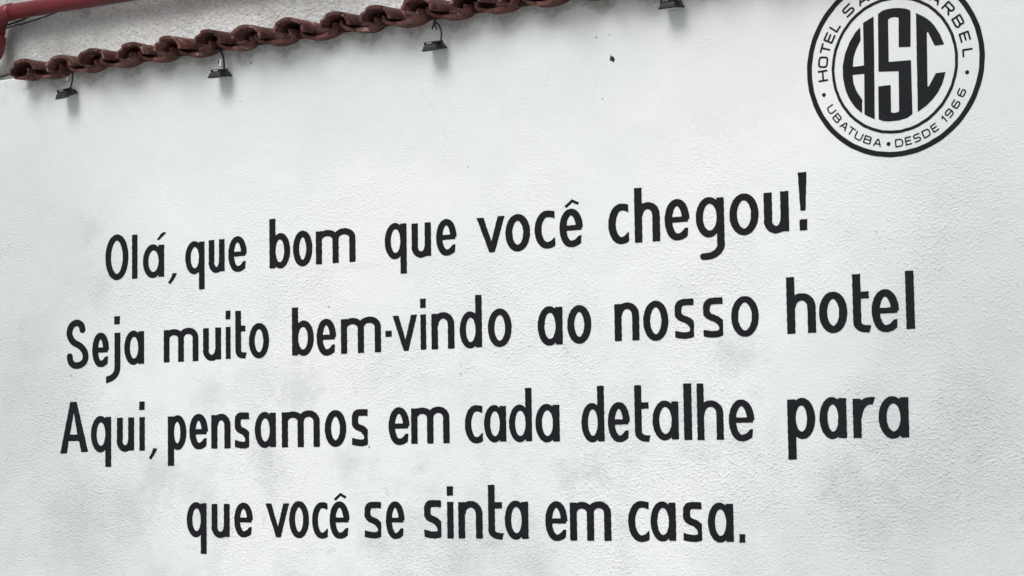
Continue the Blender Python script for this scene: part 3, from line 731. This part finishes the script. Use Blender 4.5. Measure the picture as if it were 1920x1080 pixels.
# mortar bedding under the tiles
bm = bmesh.new()
N = 300; xa, xb = -2.27, X0 + 24 * PITCH
rows = []
for i in range(N + 1):
    x = xa + (xb - xa) * i / N
    ph = ((x - X0) / PITCH) % 1.0                    # 0 below a cover, .5 below a channel
    h = .026 * abs(math.cos(math.pi * ph)) ** 1.5
    nzv = noise.noise(Vector((x * 22, 0, 3))) * .006
    yo = -.030 + noise.noise(Vector((x * 15, 5, 1))) * .006
    rows.append([bm.verts.new(p) for p in ((x, yo, WTOP - .012), (x, yo + .004, WTOP + .004 + h + nzv), (x, .25, WTOP + .015 + h), (x, .25, WTOP - .012))])
for a, b in zip(rows, rows[1:]):
    for k in range(4): bm.faces.new((a[k], b[k], b[(k + 1) % 4], a[(k + 1) % 4]))
bm.faces.new(rows[0]); bm.faces.new(rows[-1][::-1])
link("mortar_bed", bm_mesh(bm, "mortar_bed", True), M_MORT, wall)

# ------------------------------------------------------------------ red pipe
pipe = empty("red_pipe", (-2.87, .43, 3.56))
tag(pipe, "thick red painted pipe with an elbow, running above the tiles along the grey wall", "pipe")
def local(o, pts): return [Vector(p) - o.location for p in pts]
PX, PY, PZ, PR = -2.882, .43, 3.562, .0345
bm = bmesh.new()
tube(bm, local(pipe, [(PX + .07, PY, PZ), (-1.0, PY, PZ - .010), (5.0, PY, PZ - .03)]), PR, 24)
link("pipe_run", bm_mesh(bm, "pipe_run", True), M_PIPE, pipe)
bm = bmesh.new()
el = [(PX + .07 - .07 * math.sin(a), PY, PZ - .07 + .07 * math.cos(a)) for a in (R(9 * k) for k in range(11))]
rr = [PR + .0035] * 11
tube(bm, local(pipe, [(PX + .095, PY, PZ)] + el + [(PX, PY, PZ - .085)]), PR + .0035, 24)
link("elbow", bm_mesh(bm, "elbow", True), M_PIPE, pipe)
bm = bmesh.new()
tube(bm, local(pipe, [(PX, PY, PZ - .06), (PX, PY, PZ - .13)]), PR - .001, 24)
link("riser", bm_mesh(bm, "riser", True), M_PIPE, pipe)
bm = bmesh.new()
tube(bm, local(pipe, [(PX, PY, PZ - .100), (PX, PY, PZ - .104), (PX, PY, PZ - .132), (PX, PY, PZ - .137)]), [PR, PR + .005, PR + .005, PR], 24)
link("coupling", bm_mesh(bm, "coupling", True), M_PIPE, pipe)
bm = bmesh.new()
e2 = [(PX - .055 + .055 * math.cos(a), PY, PZ - .135 - .055 * math.sin(a)) for a in (R(9 * k) for k in range(11))]
tube(bm, local(pipe, [(PX, PY, PZ - .12)] + e2 + [(-8.8, PY, PZ - .190)]), PR + .001, 24)
link("elbow", bm_mesh(bm, "elbow", True), M_PIPE, pipe)
# clips holding the pipe to the wall (out of the main view but needed to carry it)
for x in (-1.9, -.4, 1.1, 2.6):
    bm = bmesh.new(); zc = PZ - .01 - .006 * (x + 1)
    pts = [Vector((0, PR * 1.08 * math.sin(a), PR * 1.08 * math.cos(a))) for a in (R(20 * k) for k in range(19))]
    tube(bm, pts, .003, 6); box(bm, -.008, .008, PR, .068, -.008, .008)
    link("pipe_clip", bm_mesh(bm, "pipe_clip"), M_CONN, pipe, Vector((x, PY, zc)) - pipe.location)

# black cables running behind the pipe
def cable(name, pts, rad, label, catg, group=None, parent=None, mat=None):
    bm = bmesh.new(); base = Vector(pts[0])
    tube(bm, smooth_path([Vector(p) - base for p in pts], 6), rad, 8)
    o = link(name, bm_mesh(bm, name, True), mat or M_BLACK, parent, base)
    if label: tag(o, label, catg, group)
    return o
cable("cable", [(-8.8, .47, 3.40), (-3.6, .47, 3.43), (-2.8611, .46, 3.5035), (-2.7651, .46, 3.5095), (-2.6388, .46, 3.524), (-2.539, .462, 3.5395), (-2.40, .468, 3.562), (-1.9, .47, 3.60), (4.5, .47, 3.61)], .0030,
      "lower black cable sagging out below the red pipe beside its elbow", "cable", "cables behind the red pipe")
cable("cable", [(-8.8, .475, 3.42), (-3.6, .475, 3.45), (-2.8612, .47, 3.52), (-2.8035, .465, 3.5265), (-2.7652, .465, 3.5295), (-2.70, .468, 3.546), (-2.6, .475, 3.57), (4.5, .475, 3.60)], .0042,
      "upper black cable tucked close under the red pipe by its elbow", "cable", "cables behind the red pipe")

cable("cable", [(-5.5, .05, 3.165), (-2.9, .05, 3.168), (-2.60, .05, 3.178), (-2.44, .05, 3.190), (-2.36, .05, 3.203), (-2.25, .10, 3.21)], .0050,
      "black cable lying along the bare wall top left of the first tile", "cable")
# thin loops of wire on top of the tiles
cable("wire", [(-.893, .02, 3.225), (-.868, .02, 3.243), (-.835, .02, 3.250), (-.797, .02, 3.238), (-.78, .03, 3.215)], .0018,
      "thin wire loop arching over the dip between two tiles near the second floodlight", "wire", None, None, M_CONN)
cable("wire", [(-.262, .0, 3.190), (-.245, .0, 3.210), (-.222, .0, 3.216), (-.19, .01, 3.205), (-.17, .02, 3.19)], .0018,
      "thin wire loop on the tiles right above the floodlight with the loose cable ends", "wire", None, None, M_CONN)

# ------------------------------------------------------------------ floodlights
LX, LY = .064, .070
def floodlight(loc, tilt, roll, label, extra):
    dv = Vector((-.017 * (3.706 - loc[0]) / 6.0, .017, .0015))          # a little nearer to the wall
    loc = Vector(loc) + dv
    t = empty("floodlight", loc); t.rotation_euler = (R(tilt), R(roll), 0)
    tag(t, label, "floodlight", "small floodlights hanging under the tiles")
    bm = bmesh.new()                                     # rim at the glass, body narrowing upwards
    hx, hy = LX / 2, LY / 2
    def lay(z, a, b): return [bm.verts.new((sx * a, sy * b, z)) for sx, sy in ((-1, -1), (1, -1), (1, 1), (-1, 1))]
    L = [lay(-.006, hx, hy), lay(-.001, hx, hy), lay(.001, hx * .90, hy * .92), lay(.010, hx * .84, hy * .86), lay(.013, hx * .76, hy * .80)]
    bm.faces.new(L[0][::-1]); bm.faces.new(L[-1])
    for a, b in zip(L, L[1:]):
        for k in range(4): bm.faces.new((a[k], a[(k + 1) % 4], b[(k + 1) % 4], b[k]))
    bmesh.ops.bevel(bm, geom=bm.edges[:], offset=.0012, segments=2, affect='EDGES')
    link("housing", bm_mesh(bm, "housing"), M_HOUS, t)
    bm = bmesh.new(); box(bm, -hx * .84, hx * .84, -hy * .86, hy * .86, -.0078, -.0055, .0008)
    link("glass", bm_mesh(bm, "glass"), M_GLASS, t)
    for k in range(5):
        bm = bmesh.new(); y = -hy * .62 + k * hy * .31
        box(bm, -hx * .62, hx * .62, y - .0012, y + .0012, .0115, .0185, .0006)
        link("fin", bm_mesh(bm, "fin"), M_HOUS, t)
    bm = bmesh.new(); box(bm, -.012, .012, .004, .026, .0115, .0225, .002, 2)
    link("junction_box", bm_mesh(bm, "junction_box"), M_HOUS, t)
    # yoke
    bm = bmesh.new()
    for s in (-1, 1): box(bm, s * (hx + .0035) - .0012, s * (hx + .0035) + .0012, -.006, .006, -.003, .024)
    box(bm, -hx - .0045, hx + .0045, -.0055, .0055, .0225, .0250)
    link("yoke", bm_mesh(bm, "yoke"), M_HOUS, t)
    bpy.context.view_layer.update()
    inv = t.matrix_world.inverted()
    for name, pts, rad, mat in extra:
        bm = bmesh.new(); P = [inv @ (Vector(p) + dv) for p in pts]
        tube(bm, smooth_path(P, 6), rad, 8)
        link(name, bm_mesh(bm, name, True), mat, t)
    return t
Y = -.052
floodlight((-2.010, Y, 3.052), 24, -3, "leftmost small black floodlight, tilted towards the wall, grey connector on its cable",
    [("cable", [(-1.9765, -.045, 3.155), (-1.9765, Y, 3.1412), (-1.978, Y, 3.11), (-1.986, Y, 3.085), (-1.996, Y, 3.066)], .0034, M_BLACK),
     ("connector", [(-2.001, Y, 3.122), (-2.001, Y, 3.106)], .0075, M_CONN)])
floodlight((-1.235, Y, 3.044), 12, 3, "small black floodlight with a white connector beside its stem, second from the left",
    [("arm", [(-1.262, -.05, 3.146), (-1.245, Y, 3.1440), (-1.232, Y, 3.141), (-1.224, Y, 3.125), (-1.2161, Y, 3.102), (-1.2137, Y, 3.060)], .0042, M_BLACK),
     ("connector", [(-1.2285, Y, 3.104), (-1.2310, Y, 3.076)], .0060, M_CONW),
     ("cable_end", [(-1.240, Y, 3.101), (-1.238, Y, 3.090)], .0030, M_BLACK)])
floodlight((-.2715, Y, 3.036), 14, 0, "small black floodlight hanging on a curved cable beside two loose cable ends",
    [("cable", [(-.268, -.05, 3.150), (-.266, Y, 3.132), (-.2500, Y, 3.112), (-.2410, Y, 3.085), (-.2467, Y, 3.050)], .0030, M_BLACK),
     ("cable_end", [(-.268, -.05, 3.148), (-.272, Y, 3.125), (-.2800, Y, 3.105)], .0032, M_BLACK),
     ("cable_end", [(-.268, -.05, 3.148), (-.268, Y, 3.122), (-.2610, Y, 3.102)], .0032, M_BLACK)])
floodlight((.6575, Y, 3.066), 10, 0, "rightmost small black floodlight, at the top edge near the round emblem",
    [("cable", [(.66, -.05, 3.155), (.662, Y, 3.13), (.672, Y, 3.105), (.668, Y, 3.078)], .0032, M_BLACK)])
